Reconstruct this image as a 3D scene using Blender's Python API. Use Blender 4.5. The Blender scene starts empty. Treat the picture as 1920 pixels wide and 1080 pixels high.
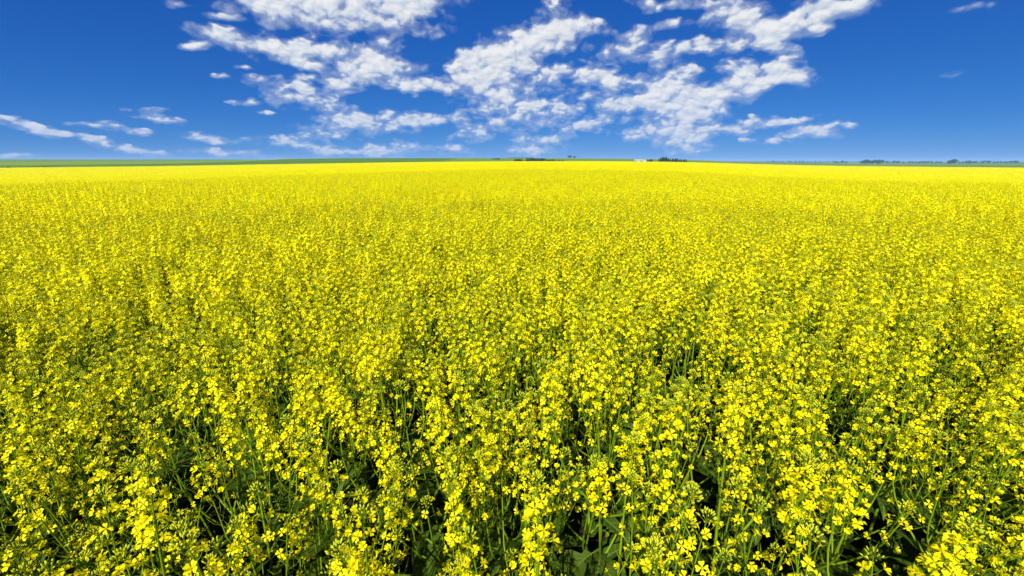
import bpy, math
import numpy as np
from mathutils import Matrix, Vector

# ------------------------------------------------------------------ camera, sky, sun, exposure
SC = bpy.context.scene
COL = SC.collection
F_PX, W_PX, H_PX = 800.0, 1920.0, 1080.0          # focal length in photograph pixels (15 mm on 36 mm)
HORIZON_Y = 300.0                                  # eye level in the photograph
PITCH = math.atan((H_PX / 2 - HORIZON_Y) / F_PX)
EYE = 1.78
CANOPY = 1.20

cam_data = bpy.data.cameras.new('camera')
cam_data.sensor_width = 36.0
cam_data.lens = 36.0 * F_PX / W_PX
cam_data.clip_start = 0.02
cam_data.clip_end = 60000.0
cam = bpy.data.objects.new('camera', cam_data)
COL.objects.link(cam)
cam.location = (0, 0, EYE)
cam.rotation_euler = (math.radians(90) - PITCH, 0, 0)
SC.camera = cam
SC.view_settings.view_transform = 'Standard'
SC.view_settings.look = 'None'
SC.view_settings.exposure = 1.0
SC.view_settings.gamma = 1.0
SC.cycles.max_bounces = 7
SC.cycles.diffuse_bounces = 4
SC.cycles.transmission_bounces = 5
SC.cycles.volume_bounces = 0
SC.cycles.caustics_reflective = False
SC.cycles.caustics_refractive = False

SUN_EL, SUN_AZ = math.radians(44), math.radians(200)   # azimuth clockwise from +Y: behind, a little left


def pix_dir(px, py):
    """world direction of a photograph pixel"""
    a, b = (px - W_PX / 2), (H_PX / 2 - py)
    c, s = math.cos(PITCH), math.sin(PITCH)
    return np.array([a, F_PX * c + b * s, -F_PX * s + b * c])


class NT:
    """small helper to write node trees"""
    def __init__(self, tree):
        self.t = tree

    def n(self, kind, **kw):
        nd = self.t.nodes.new(kind)
        for k, v in kw.items():
            setattr(nd, k, v)
        return nd

    def put(self, sock, v):
        if isinstance(v, bpy.types.NodeSocket):
            self.t.links.new(v, sock)
        else:
            sock.default_value = v

    def m(self, op, a, b=None, c=None, clamp=False):
        nd = self.n('ShaderNodeMath', operation=op, use_clamp=clamp)
        for i, v in enumerate((a, b, c)):
            if v is not None:
                self.put(nd.inputs[i], v)
        return nd.outputs[0]

    def v(self, op, a, b=None):
        nd = self.n('ShaderNodeVectorMath', operation=op)
        self.put(nd.inputs[0], a)
        if b is not None:
            self.put(nd.inputs[3] if op == 'SCALE' else nd.inputs[1], b)
        return nd.outputs[1] if op in ('LENGTH', 'DOT_PRODUCT', 'DISTANCE') else nd.outputs[0]

    def xyz(self, x, y, z):
        nd = self.n('ShaderNodeCombineXYZ')
        for i, q in enumerate((x, y, z)):
            self.put(nd.inputs[i], q)
        return nd.outputs[0]

    def smooth(self, x, lo, hi, a=0.0, b=1.0):
        nd = self.n('ShaderNodeMapRange', interpolation_type='SMOOTHSTEP')
        for i, q in enumerate((x, lo, hi, a, b)):
            self.put(nd.inputs[i], q)
        return nd.outputs[0]

    def noise(self, vec, scale, detail=4.0, rough=0.5, lac=2.0, dist=0.0, color=False, dim='3D'):
        nd = self.n('ShaderNodeTexNoise', noise_dimensions=dim)
        self.put(nd.inputs['Vector'], vec)
        nd.inputs['Scale'].default_value = scale
        nd.inputs['Detail'].default_value = detail
        nd.inputs['Roughness'].default_value = rough
        nd.inputs['Lacunarity'].default_value = lac
        nd.inputs['Distortion'].default_value = dist
        return nd.outputs['Color' if color else 'Fac']

    def mix(self, f, a, b, blend='MIX'):
        nd = self.n('ShaderNodeMix', data_type='RGBA', blend_type=blend)
        self.put(nd.inputs[0], f)
        self.put(nd.inputs[6], a)
        self.put(nd.inputs[7], b)
        return nd.outputs[2]


# clouds of the photograph: x, y, half width, half height, tilt (degrees, right end up), weight
CLOUDS = [
    (470, 12, 105, 30, -18, 1.0), (580, 30, 80, 30, -12, 1.0), (700, 22, 135, 42, -8, 1.15), (800, 6, 80, 24, 6, 1.0), (620, 4, 150, 22, 0, 1.0),
    (425, 72, 75, 24, -14, .95), (520, 94, 105, 30, -10, 1.05), (605, 96, 60, 27, 0, 1.0), (695, 98, 62, 32, 12, 1.1), (570, 120, 40, 12, 5, .8),
    (360, 86, 30, 9, 0, .7), (335, 8, 30, 8, 0, .55), (415, 32, 45, 8, -8, .7), (710, 136, 95, 29, 4, 1.15), (490, 153, 38, 14, 0, .85),
    (555, 178, 62, 24, 0, 1.05), (640, 164, 46, 15, 8, .9), (588, 147, 42, 11, 0, .8), (425, 141, 20, 6, 0, .7), (452, 126, 18, 6, 0, .65),
    (625, 205, 55, 22, 6, 1.0), (690, 232, 125, 24, 3, 1.05), (800, 228, 62, 13, 6, .9), (455, 190, 30, 8, 0, .75), (500, 213, 26, 6, 0, .65),
    (560, 270, 95, 12, -5, .85), (600, 257, 52, 7, 0, .75), (735, 282, 70, 15, 4, 1.0), (640, 287, 80, 8, 0, .8), (850, 279, 42, 14, -12, .75), (895, 250, 52, 18, 10, .65),
    (955, 100, 105, 48, 20, 1.2), (878, 138, 70, 38, 25, 1.1), (1035, 72, 80, 34, 15, 1.1), (785, 162, 70, 14, -4, 1.0), (925, 178, 75, 30, -8, .9), (960, 222, 120, 36, 0, .8), (875, 100, 40, 17, 0, .9),
    (1000, 150, 90, 40, 0, .75), (1090, 52, 60, 18, 0, .75), (1165, 92, 60, 27, 0, .98), (1195, 62, 42, 18, 0, .9), (1250, 100, 45, 25, 10, .95), (1140, 155, 44, 26, 0, 1.05), (1085, 136, 70, 24, 0, .92), (1110, 181, 26, 10, 0, .85),
    (1260, 48, 42, 14, 5, .85), (1305, 84, 42, 14, 0, .8), (1240, 6, 70, 14, 0, .95), (1050, 20, 50, 30, 0, .4), (1290, 130, 30, 9, 0, .75), (1340, 6, 40, 10, 0, .8),
    (1395, 36, 75, 38, 0, 1.0), (1480, 42, 95, 34, 15, 1.1), (1565, 22, 115, 28, 16, 1.05), (1410, 76, 62, 26, 8, 1.0), (1450, 90, 60, 14, -10, .8), (1540, 58, 40, 10, 15, .5), (1325, 85, 60, 16, 0, .8),
    (1375, 128, 42, 18, 8, .98), (1252, 160, 68, 40, 10, 1.25), (1205, 195, 52, 26, 0, 1.0), (1155, 206, 38, 28, 0, 1.1), (1335, 182, 75, 30, 20, 1.2), (1400, 158, 65, 34, 25, 1.15), (1450, 136, 62, 22, 12, 1.05), (1492, 143, 36, 13, 8, .95),
    (1290, 212, 75, 36, 0, 1.05), (1235, 248, 85, 28, 0, 1.15), (1290, 262, 50, 16, 0, .9), (1365, 243, 80, 17, 6, 1.0), (1440, 231, 75, 14, 6, .98), (1538, 245, 62, 20, 8, 1.1), (1495, 224, 34, 8, 8, .85), (1470, 262, 34, 8, 0, .8), (1405, 263, 16, 6, 0, .75),
    (1010, 266, 66, 18, 6, 1.0), (1090, 234, 48, 15, 5, .85), (1050, 200, 70, 20, 0, .72), (1000, 285, 60, 9, 0, .7), (1288, 284, 38, 11, 0, 1.0), (1600, 230, 14, 5, 0, .5),
    (10, 224, 80, 11, -14, .75), (95, 243, 90, 8, -15, .7), (60, 247, 100, 6, -10, .6), (190, 265, 120, 8, -11, .75), (255, 284, 90, 10, -8, .8), (172, 230, 52, 8, -2, .75), (232, 242, 60, 9, -6, .8), (292, 222, 70, 9, -10, .75), (285, 209, 40, 6, 0, .65), (430, 288, 95, 11, -3, .85), (400, 260, 75, 8, -6, .75), (30, 295, 60, 8, 0, .8),
    (1822, 15, 50, 9, 10, .42), (1770, 145, 45, 7, 10, .38), (1510, 156, 40, 7, 15, .4),
]

world = bpy.data.worlds.new('World')
SC.world = world
world.use_nodes = True
world.cycles.sampling_method = 'MANUAL'
world.cycles.sample_map_resolution = 512
wt = world.node_tree
wt.nodes.clear()
N = NT(wt)
direc = N.n('ShaderNodeTexCoord').outputs['Generated']
sep = N.n('ShaderNodeSeparateXYZ')
wt.links.new(direc, sep.inputs[0])
dx, dy, dz = sep.outputs
SKY_STRENGTH = 0.10
sky = N.n('ShaderNodeTexSky', sky_type='NISHITA')
sky.sun_disc = False
sky.sun_elevation = SUN_EL
sky.sun_rotation = SUN_AZ
sky.altitude = 600.0
sky.air_density = 0.5
sky.dust_density = 0.0
sky.ozone_density = 10.0
# a polarised, slide-film blue: one tone curve for each channel, the same over the whole sky
ssep = N.n('ShaderNodeSeparateXYZ')
wt.links.new(N.v('SCALE', sky.outputs[0], SKY_STRENGTH), ssep.inputs[0])
blue = N.xyz(*[N.m('MULTIPLY', N.m('POWER', ssep.outputs[i], g), k / SKY_STRENGTH)
               for i, (g, k) in enumerate(((1.28, 0.42 / 2.00), (0.72, 0.44 / 2.00), (0.42, 0.70 / 2.00)))])

inv = N.m('DIVIDE', 1.0, N.m('MAXIMUM', dy, 0.02))
az = N.m('MULTIPLY', dx, inv)
el = N.m('MULTIPLY', dz, inv)
# the cloud layer's own coordinates: a sheet overhead that curves down to the horizon
lay = N.m('DIVIDE', 1.0, N.m('ADD', N.m('MAXIMUM', dz, 0.0), 0.55))
P = N.xyz(N.m('MULTIPLY', dx, lay), N.m('MULTIPLY', dy, lay), 0.0)
warp = N.v('SUBTRACT', N.noise(P, 12.0, 2.0, 0.55, color=True, dim='2D'), (0.5, 0.5, 0.5))
pw = N.v('ADD', N.xyz(az, el, 0.0), N.v('MULTIPLY', warp, (0.060, 0.030, 0.0)))
Pw = N.v('ADD', P, N.v('SCALE', warp, 0.036))
n1 = N.noise(Pw, 15.0, 7.0, 0.535, dim='2D')


def billows(vec, scale, detail):
    """rounded heads with creases between them"""
    nd = N.n('ShaderNodeTexVoronoi', feature='F1', voronoi_dimensions='2D')
    N.put(nd.inputs['Vector'], vec)
    nd.inputs['Scale'].default_value = scale
    nd.inputs['Detail'].default_value = detail
    nd.inputs['Roughness'].default_value = 0.55
    nd.inputs['Randomness'].default_value = 1.0
    return N.m('SUBTRACT', 0.45, nd.outputs['Distance'])


puff = billows(Pw, 22.0, 1.6)
up = N.v('ADD', Pw, N.xyz(N.m('MULTIPLY_ADD', dx, -0.011, -0.004), N.m('MULTIPLY', dy, -0.011), 0.0))
puff2 = billows(up, 22.0, 1.0)
n2 = N.noise(up, 15.0, 3.0, 0.50, dim='2D')
low = N.smooth(dz, 0.0, 0.22)
shade_col = N.mix(low, (0.48, 0.58, 0.78, 1), (0.47, 0.56, 0.72, 1))
light_col = N.mix(low, (0.72, 0.77, 0.87, 1), (0.87, 0.88, 0.885, 1))
veil = N.smooth(dz, 0.0, 0.12, 0.78, 0.97)


def cloud_background(cov, vert):
    """cov: how much cloud; vert: height within the cloud, -1 base to 1 top"""
    cov = N.m('MINIMUM', cov, 1.1)
    body = N.m('MULTIPLY_ADD', N.m('SUBTRACT', n1, 0.5), 1.95, cov)
    body = N.m('MULTIPLY_ADD', puff, 0.52, body)
    # crisp heads on top, thin ragged bases
    edge = N.m('MULTIPLY_ADD', vert, -0.20, 0.82)
    dens = N.smooth(body, 0.22, edge)
    thin = N.smooth(body, -0.12, 0.62, 0.0, 0.46)
    alpha = N.m('MULTIPLY', N.m('MAXIMUM', dens, thin), N.smooth(cov, 0.02, 0.20))
    alpha = N.m('MULTIPLY', alpha, veil)
    relief = N.m('ADD', N.m('MULTIPLY', N.m('SUBTRACT', n1, n2), 1.9), N.m('MULTIPLY', N.m('SUBTRACT', puff, puff2), 0.75))
    lit = N.m('ADD', N.m('ADD', 0.25, relief), N.smooth(body, 0.40, 1.35, 0.0, 0.62))
    lit = N.m('MULTIPLY_ADD', vert, 0.34, lit, clamp=True)
    col = N.v('SCALE', N.mix(lit, shade_col, light_col), 1.0 / 2.00 / SKY_STRENGTH)
    bgn = N.n('ShaderNodeBackground')
    wt.links.new(N.mix(alpha, blue, col), bgn.inputs['Color'])
    bgn.inputs['Strength'].default_value = SKY_STRENGTH
    return bgn.outputs[0]


# the clouds in view, in strips of azimuth so that each look-up adds up only its own few clouds
STRIPS = [-9.0] + [pix_dir(x, 150)[0] / pix_dir(x, 150)[1] for x in (350, 500, 620, 740, 880, 1010, 1130, 1240, 1360)] + [9.0]
node = None
for k in range(len(STRIPS) - 1):
    cov = None
    for (cx, cy, rx, ry, tilt, wgt) in CLOUDS:
        d = pix_dir(cx, cy)
        c0 = (d[0] / d[1], d[2] / d[1])
        e = pix_dir(cx + 20, cy)
        sx = (e[0] / e[1] - c0[0]) / 20
        e = pix_dir(cx, cy - 20)
        sy = (e[2] / e[1] - c0[1]) / 20
        if c0[0] + rx * sx * 1.24 + .045 < STRIPS[k] or c0[0] - rx * sx * 1.24 - .045 > STRIPS[k + 1]:
            continue
        mp = N.n('ShaderNodeMapping', vector_type='TEXTURE')
        wt.links.new(pw, mp.inputs['Vector'])
        mp.inputs['Location'].default_value = (c0[0] + 1e-6 * k, c0[1], 0)
        mp.inputs['Rotation'].default_value = (0, 0, math.radians(tilt))
        mp.inputs['Scale'].default_value = (rx * sx * 1.24, ry * sy * 1.24, 1)
        g = N.n('ShaderNodeTexGradient', gradient_type='SPHERICAL')
        wt.links.new(mp.outputs[0], g.inputs[0])
        term = N.v('SCALE', N.v('ADD', mp.outputs[0], (0, 0, wgt + (0.0 if wgt < .45 else 0.20 if ry < 10 else .16 if ry < 17 else 0.0))), g.outputs['Fac'])
        cov = term if cov is None else N.v('ADD', cov, term)
    sp = N.n('ShaderNodeSeparateXYZ')
    wt.links.new(cov, sp.inputs[0])
    b = cloud_background(sp.outputs[2], N.m('DIVIDE', N.m('MULTIPLY', sp.outputs[1], 1.6), N.m('MAXIMUM', sp.outputs[2], 0.1)))
    if node is None:
        node = b
    else:
        mx = N.n('ShaderNodeMixShader')
        N.put(mx.inputs[0], N.m('GREATER_THAN', az, STRIPS[k]))
        wt.links.new(node, mx.inputs[1])
        wt.links.new(b, mx.inputs[2])
        node = mx.outputs[0]
# the same broken clouds go on over the rest of the sky
outside = N.m('MAXIMUM', N.smooth(N.m('ABSOLUTE', az), 1.25, 1.9), N.smooth(el, 0.34, 0.5))
patch = N.smooth(N.noise(P, 2.2, 2.0, 0.55, dim='2D'), 0.46, 0.68)
b = cloud_background(N.m('MULTIPLY', N.m('MULTIPLY', patch, outside), 0.9), 0.0)
mx = N.n('ShaderNodeMixShader')
N.put(mx.inputs[0], N.m('GREATER_THAN', outside, 0.0))
wt.links.new(node, mx.inputs[1])
wt.links.new(b, mx.inputs[2])
wo = N.n('ShaderNodeOutputWorld')
wt.links.new(mx.outputs[0], wo.inputs['Surface'])

sun_data = bpy.data.lights.new('sun', 'SUN')
sun_data.energy = 5.0
sun_data.angle = math.radians(0.53)
sun_data.color = (1.0, 0.95, 0.86)
sun = bpy.data.objects.new('sun', sun_data)
COL.objects.link(sun)
to_sun = Vector((math.sin(SUN_AZ) * math.cos(SUN_EL), math.cos(SUN_AZ) * math.cos(SUN_EL), math.sin(SUN_EL)))
sun.rotation_euler = to_sun.to_track_quat('Z', 'Y').to_euler()

# ------------------------------------------------------------------ helpers
RNG = np.random.default_rng(11)


def new_mat(name):
    m = bpy.data.materials.new(name)
    m.use_nodes = True
    m.node_tree.nodes.clear()
    return m, NT(m.node_tree)


def leaf_mat(name, col, col2, trans=0.3, tcol=None, rough=0.5, spec=0.25, scale=60.0, hue=0.0):
    """thin plant tissue: lit from both sides, colour differing from one piece to the next"""
    m, n = new_mat(name)
    rnd = n.n('ShaderNodeObjectInfo').outputs['Random']
    tc = n.n('ShaderNodeTexCoord').outputs['Object']
    f = n.m('ADD', n.m('MULTIPLY', n.noise(tc, scale, 2.0, 0.5), 0.9), n.m('MULTIPLY', n.m('SUBTRACT', rnd, 0.5), 0.5), clamp=True)
    c = n.mix(f, col + (1,), col2 + (1,))
    p = n.n('ShaderNodeBsdfPrincipled')
    n.put(p.inputs['Base Color'], c)
    p.inputs['Roughness'].default_value = rough
    p.inputs['Specular IOR Level'].default_value = spec
    t = n.n('ShaderNodeBsdfTranslucent')
    n.put(t.inputs['Color'], n.mix(1.0, c, (tcol or (1, 1, 1)) + (1,), 'MULTIPLY'))
    mx = n.n('ShaderNodeMixShader')
    mx.inputs[0].default_value = trans
    m.node_tree.links.new(p.outputs[0], mx.inputs[1])
    m.node_tree.links.new(t.outputs[0], mx.inputs[2])
    o = n.n('ShaderNodeOutputMaterial')
    m.node_tree.links.new(mx.outputs[0], o.inputs[0])
    return m


def plain_mat(name, col, col2=None, scale=5.0, rough=0.8, spec=0.2, detail=4.0, bump=0.0):
    m, n = new_mat(name)
    tc = n.n('ShaderNodeTexCoord').outputs['Object']
    p = n.n('ShaderNodeBsdfPrincipled')
    fac = n.noise(tc, scale, detail, 0.6)
    n.put(p.inputs['Base Color'], n.mix(n.smooth(fac, 0.3, 0.7), col + (1,), (col2 or col) + (1,)))
    p.inputs['Roughness'].default_value = rough
    p.inputs['Specular IOR Level'].default_value = spec
    if bump:
        b = n.n('ShaderNodeBump')
        b.inputs['Strength'].default_value = bump
        n.put(b.inputs['Height'], fac)
        m.node_tree.links.new(b.outputs[0], p.inputs['Normal'])
    o = n.n('ShaderNodeOutputMaterial')
    m.node_tree.links.new(p.outputs[0], o.inputs[0])
    return m


M_PETAL = leaf_mat('petal_yellow', (0.83, 0.73, 0.001), (0.86, 0.87, 0.002), 0.52, (1.0, 0.97, 0.5), 0.55, 0.15, 90)
M_HEART = leaf_mat('stamen_amber', (0.62, 0.38, 0.003), (0.70, 0.50, 0.004), 0.2, None, 0.6, 0.1, 200)
M_BUD = leaf_mat('bud_lime', (0.28, 0.36, 0.012), (0.52, 0.52, 0.010), 0.25, None, 0.5, 0.3, 180)
M_STEM = leaf_mat('stem_green', (0.10, 0.17, 0.004), (0.17, 0.24, 0.005), 0.15, None, 0.55, 0.12, 25)
M_LEAF = leaf_mat('leaf_green', (0.022, 0.050, 0.002), (0.045, 0.080, 0.004), 0.28, (1.0, 1.1, 0.5), 0.7, 0.10, 12)
# pale midrib and side veins, drawn in the leaf's own length and width
_n = NT(M_LEAF.node_tree)
_tc = _n.n('ShaderNodeTexCoord').outputs['Object']
_sp = _n.n('ShaderNodeSeparateXYZ')
M_LEAF.node_tree.links.new(_tc, _sp.inputs[0])
_ay = _n.m('ABSOLUTE', _sp.outputs[1])
_rib = _n.smooth(_ay, 0.0010, 0.0028, 1.0, 0.0)
_side = _n.smooth(_n.m('SINE', _n.m('MULTIPLY', _n.m('SUBTRACT', _sp.outputs[0], _n.m('MULTIPLY', _ay, 1.1)), 330.0)), 0.80, 1.0, 0.0, 0.55)
_vein = _n.m('MAXIMUM', _rib, _side)
for _p in [q for q in M_LEAF.node_tree.nodes if q.bl_idname == 'ShaderNodeBsdfPrincipled']:
    _src = _p.inputs['Base Color'].links[0].from_socket
    _n.put(_p.inputs['Base Color'], _n.mix(_n.m('MULTIPLY', _vein, 0.6), _src, (0.12, 0.18, 0.03, 1)))
PLANT_MATS = [M_PETAL, M_HEART, M_BUD, M_STEM, M_LEAF]
PETAL, HEART, BUD, STEM, LEAF = range(5)


class Geo:
    """a growing mesh: vertices, quads and triangles with a material index each"""
    def __init__(self):
        self.V, self.Q, self.T, self.MQ, self.MT, self.n = [], [], [], [], [], 0

    def add(self, V, Q=None, T=None, mq=0, mt=0):
        V = np.asarray(V, float).reshape(-1, 3)
        if Q is not None and len(Q):
            Q = np.asarray(Q, int).reshape(-1, 4)
            self.Q.append(Q + self.n)
            self.MQ.append(np.broadcast_to(np.asarray(mq), (len(Q),)))
        if T is not None and len(T):
            T = np.asarray(T, int).reshape(-1, 3)
            self.T.append(T + self.n)
            self.MT.append(np.broadcast_to(np.asarray(mt), (len(T),)))
        self.V.append(V)
        self.n += len(V)

    def done(self):
        z = lambda L, w: np.concatenate(L) if L else np.zeros((0, w) if w > 1 else 0, int)
        self.v, self.q, self.t = (np.concatenate(self.V) if self.V else np.zeros((0, 3))), z(self.Q, 4), z(self.T, 3)
        self.mq, self.mt = z(self.MQ, 1), z(self.MT, 1)
        return self

    def put(self, g, M=None):
        """add a finished Geo under a 4x4 matrix"""
        v = g.v if M is None else g.v @ M[:3, :3].T + M[:3, 3]
        self.add(v, g.q, g.t, g.mq, g.mt)

    def many(self, g, Ms):
        """add a finished Geo under many matrices (k, 4, 4)"""
        if not len(Ms):
            return
        k, n = len(Ms), len(g.v)
        v = (np.einsum('kij,nj->kni', Ms[:, :3, :3], g.v) + Ms[:, None, :3, 3]).reshape(-1, 3)
        off = (np.arange(k) * n)[:, None, None]
        self.add(v, (g.q[None] + off).reshape(-1, 4), (g.t[None] + off).reshape(-1, 3), np.tile(g.mq, k), np.tile(g.mt, k))

    def mesh(self, name, mats, smooth=True):
        if not hasattr(self, 'v'):
            self.done()
        me = bpy.data.meshes.new(name)
        nq, nt = len(self.q), len(self.t)
        me.vertices.add(len(self.v))
        me.vertices.foreach_set('co', self.v.astype(np.float32).ravel())
        me.loops.add(nq * 4 + nt * 3)
        me.loops.foreach_set('vertex_index', np.concatenate([self.q.ravel(), self.t.ravel()]).astype(np.int32))
        me.polygons.add(nq + nt)
        me.polygons.foreach_set('loop_start', np.concatenate([np.arange(nq) * 4, nq * 4 + np.arange(nt) * 3]).astype(np.int32))
        me.polygons.foreach_set('material_index', np.concatenate([self.mq, self.mt]).astype(np.int32))
        me.polygons.foreach_set('use_smooth', np.full(nq + nt, smooth))
        for m in mats:
            me.materials.append(m)
        me.update(calc_edges=True)
        return me


def link(name, data, parent=None, M=None):
    o = bpy.data.objects.new(name, data)
    COL.objects.link(o)
    if parent is not None:
        o.parent = parent
    if M is not None:
        o.matrix_basis = Matrix(M.tolist() if hasattr(M, 'tolist') else M)
    return o


def tag(o, label=None, category=None, group=None, kind=None):
    for k, v in (('label', label), ('category', category), ('group', group), ('kind', kind)):
        if v:
            o[k] = v
    return o


def unit(v):
    v = np.asarray(v, float)
    return v / (np.linalg.norm(v) + 1e-12)


def basis(z, roll=0.0):
    """3x3 rotation whose third column is z"""
    z = unit(z)
    a = np.array([1.0, 0, 0]) if abs(z[0]) < 0.9 else np.array([0, 1.0, 0])
    x = unit(np.cross(a, z))
    y = np.cross(z, x)
    c, s = math.cos(roll), math.sin(roll)
    return np.stack([x * c + y * s, -x * s + y * c, z], 1)


def mat4(R, p, s=1.0):
    M = np.eye(4)
    M[:3, :3] = R * s
    M[:3, 3] = p
    return M


def tube(g, path, rad, sides=5, mat=STEM, cap=False):
    path = np.asarray(path, float)
    n = len(path)
    rad = np.broadcast_to(np.asarray(rad, float), (n,))
    tan = np.gradient(path, axis=0)
    R = basis(tan[0])
    x = R[:, 0]
    ang = np.arange(sides) * 2 * math.pi / sides
    V = []
    for i in range(n):
        t = unit(tan[i])
        x = unit(x - t * np.dot(x, t))
        y = np.cross(t, x)
        V.append(path[i] + rad[i] * (np.cos(ang)[:, None] * x + np.sin(ang)[:, None] * y))
    k = np.arange(sides)
    k2 = (k + 1) % sides
    Q = np.concatenate([np.stack([i * sides + k, i * sides + k2, (i + 1) * sides + k2, (i + 1) * sides + k], 1) for i in range(n - 1)])
    T, mt = None, mat
    V = np.concatenate(V)
    if cap:
        V = np.concatenate([V, path[-1:]])
        T = np.stack([(n - 1) * sides + k, (n - 1) * sides + k2, np.full(sides, n * sides)], 1)
    g.add(V, Q, T, mat, mt)


# ------------------------------------------------------------------ the lie of the land
FIELD_R = 420.0
TX = np.array([-400, 0, 300, 450, 540, 640, 800, 960, 1100, 1250, 1330, 1400, 1500, 1600, 1750, 1920, 2300.])
T_EDGE = np.array([316, 314.6, 311.5, 309, 307.6, 306, 303.6, 302.4, 302.2, 303.4, 305.2, 307.3, 309.8, 311.5, 313, 314.2, 316])
T_HILL = np.array([304, 303.5, 303, 301, 297.6, 296.6, 296.4, 296.6, 297.2, 298.6, 301.0, 305.5, 310, 311.5, 312.3, 312.6, 313])
T_FAR = np.array([298, 298, 298.4, 298.8, 299, 299, 299, 299, 299.5, 300.5, 302, 302.8, 303.6, 304, 304, 303.6, 303])
HILL_R, FAR_R = 1000.0, 3600.0


def pix_az_tan(px, py):
    d = np.array([pix_dir(a, b) for a, b in zip(px, py)])
    return np.arctan2(d[:, 0], d[:, 1]), d[:, 2] / np.hypot(d[:, 0], d[:, 1])


AZ_E, TAN_E = pix_az_tan(TX, T_EDGE)
AZ_H, TAN_H = pix_az_tan(TX, T_HILL)
AZ_F, TAN_F = pix_az_tan(TX, T_FAR)


def ss(x, a, b):
    t = np.clip((x - a) / (b - a), 0, 1)
    return t * t * (3 - 2 * t)


def ground(x, y):
    """height of the ground; gently rolling prairie"""
    x, y = np.asarray(x, float), np.asarray(y, float)
    r = np.hypot(x, y) + 1e-6
    a = np.arctan2(x, y)
    zf = EYE + FIELD_R * np.interp(a, AZ_E, TAN_E) - CANOPY
    zh = EYE + HILL_R * np.interp(a, AZ_H, TAN_H)
    zr = EYE + FAR_R * np.interp(a, AZ_F, TAN_F)
    lr = np.log(r)
    h = zf * ss(lr, math.log(14), math.log(FIELD_R))
    h = np.where(r > FIELD_R, zf + (zh - zf) * ss(lr, math.log(FIELD_R), math.log(HILL_R)), h)
    dip = -2.0 * np.sin(np.pi * np.clip((lr - math.log(HILL_R)) / math.log(FAR_R / HILL_R), 0, 1))
    h = np.where(r > HILL_R, zh + (zr - zh) * ss(lr, math.log(HILL_R), math.log(FAR_R)) + dip, h)
    h = np.where(r > FAR_R, zr - (r - FAR_R) * 0.0022, h)
    return h


def polar_sheet(name, radii, a0, a1, na, mat, lift=0.0, closed=False):
    ang = np.linspace(a0, a1, na)
    rr, aa = np.meshgrid(radii, ang, indexing='ij')
    x, y = rr * np.sin(aa), rr * np.cos(aa)
    V = np.stack([x, y, ground(x, y) + lift], -1).reshape(-1, 3)
    i, j = np.meshgrid(np.arange(len(radii) - 1), np.arange(na - 1), indexing='ij')
    q = (i * na + j).ravel()
    g = Geo()
    g.add(V, np.stack([q, q + na, q + na + 1, q + 1], 1))
    return link(name, g.mesh(name, [mat]))


# ground: damp soil under the crop, green cereal fields in broad patches beyond it
m, n = new_mat('prairie')
geo = n.n('ShaderNodeNewGeometry').outputs['Position']
flat = n.v('MULTIPLY', geo, (1, 1, 0))
rad = n.v('LENGTH', flat)
vor = n.n('ShaderNodeTexVoronoi', feature='F1', distance='CHEBYCHEV')
n.put(vor.inputs['Vector'], n.v('MULTIPLY', flat, (1, 0.45, 1)))
vor.inputs['Scale'].default_value = 1 / 330.0
vor.inputs['Randomness'].default_value = 0.7
pick = n.n('ShaderNodeSeparateColor')
m.node_tree.links.new(vor.outputs['Color'], pick.inputs[0])
crop = n.n('ShaderNodeValToRGB')
cr = crop.color_ramp
cr.interpolation = 'CONSTANT'
stops = [(0, (0.055, 0.125, 0.0)), (0.28, (0.095, 0.165, 0.0)), (0.5, (0.13, 0.19, 0.001)), (0.72, (0.075, 0.14, 0.0)), (0.9, (0.13, 0.17, 0.005))]
while len(cr.elements) < len(stops):
    cr.elements.new(0.5)
for e, (p, c) in zip(cr.elements, stops):
    e.position, e.color = p, c + (1,)
m.node_tree.links.new(pick.outputs[0], crop.inputs[0])
mott = n.noise(n.v('MULTIPLY', flat, (1, 0.35, 1)), 0.05, 5.0, 0.6)
green = n.mix(1.0, crop.outputs[0], n.mix(mott, (0.72, 0.76, 0.7, 1), (1.2, 1.16, 1.1, 1)), 'MULTIPLY')
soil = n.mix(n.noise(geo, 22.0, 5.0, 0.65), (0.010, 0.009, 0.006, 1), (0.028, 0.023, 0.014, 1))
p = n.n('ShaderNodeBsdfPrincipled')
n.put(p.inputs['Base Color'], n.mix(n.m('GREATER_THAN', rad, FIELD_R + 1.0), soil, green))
p.inputs['Roughness'].default_value = 0.9
p.inputs['Specular IOR Level'].default_value = 0.1
bmp = n.n('ShaderNodeBump')
bmp.inputs['Strength'].default_value = 0.6
bmp.inputs['Distance'].default_value = 0.02
n.put(bmp.inputs['Height'], n.noise(geo, 30.0, 4.0, 0.6))
m.node_tree.links.new(bmp.outputs[0], p.inputs['Normal'])
o = n.n('ShaderNodeOutputMaterial')
m.node_tree.links.new(p.outputs[0], o.inputs[0])
M_LAND = m
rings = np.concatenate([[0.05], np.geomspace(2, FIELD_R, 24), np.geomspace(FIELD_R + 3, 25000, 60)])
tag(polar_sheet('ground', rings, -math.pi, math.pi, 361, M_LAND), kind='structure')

# a strip of bare fallow soil along the far side of the crop, on the falling ground to the right
M_FALLOW = plain_mat('fallow_soil', (0.060, 0.050, 0.022), (0.10, 0.085, 0.03), 0.15, 0.95, 0.05)
tag(polar_sheet('fallow_soil', np.linspace(FIELD_R + 4, 640, 10), math.radians(28), math.radians(62), 60, M_FALLOW, 0.03), kind='structure')

# ------------------------------------------------------------------ canola: flowers, buds, leaves
PET_W = np.array([0.15, 0.28, 0.74, 1.0, 0.74])           # half-width along a petal: narrow claw, round blade


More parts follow.
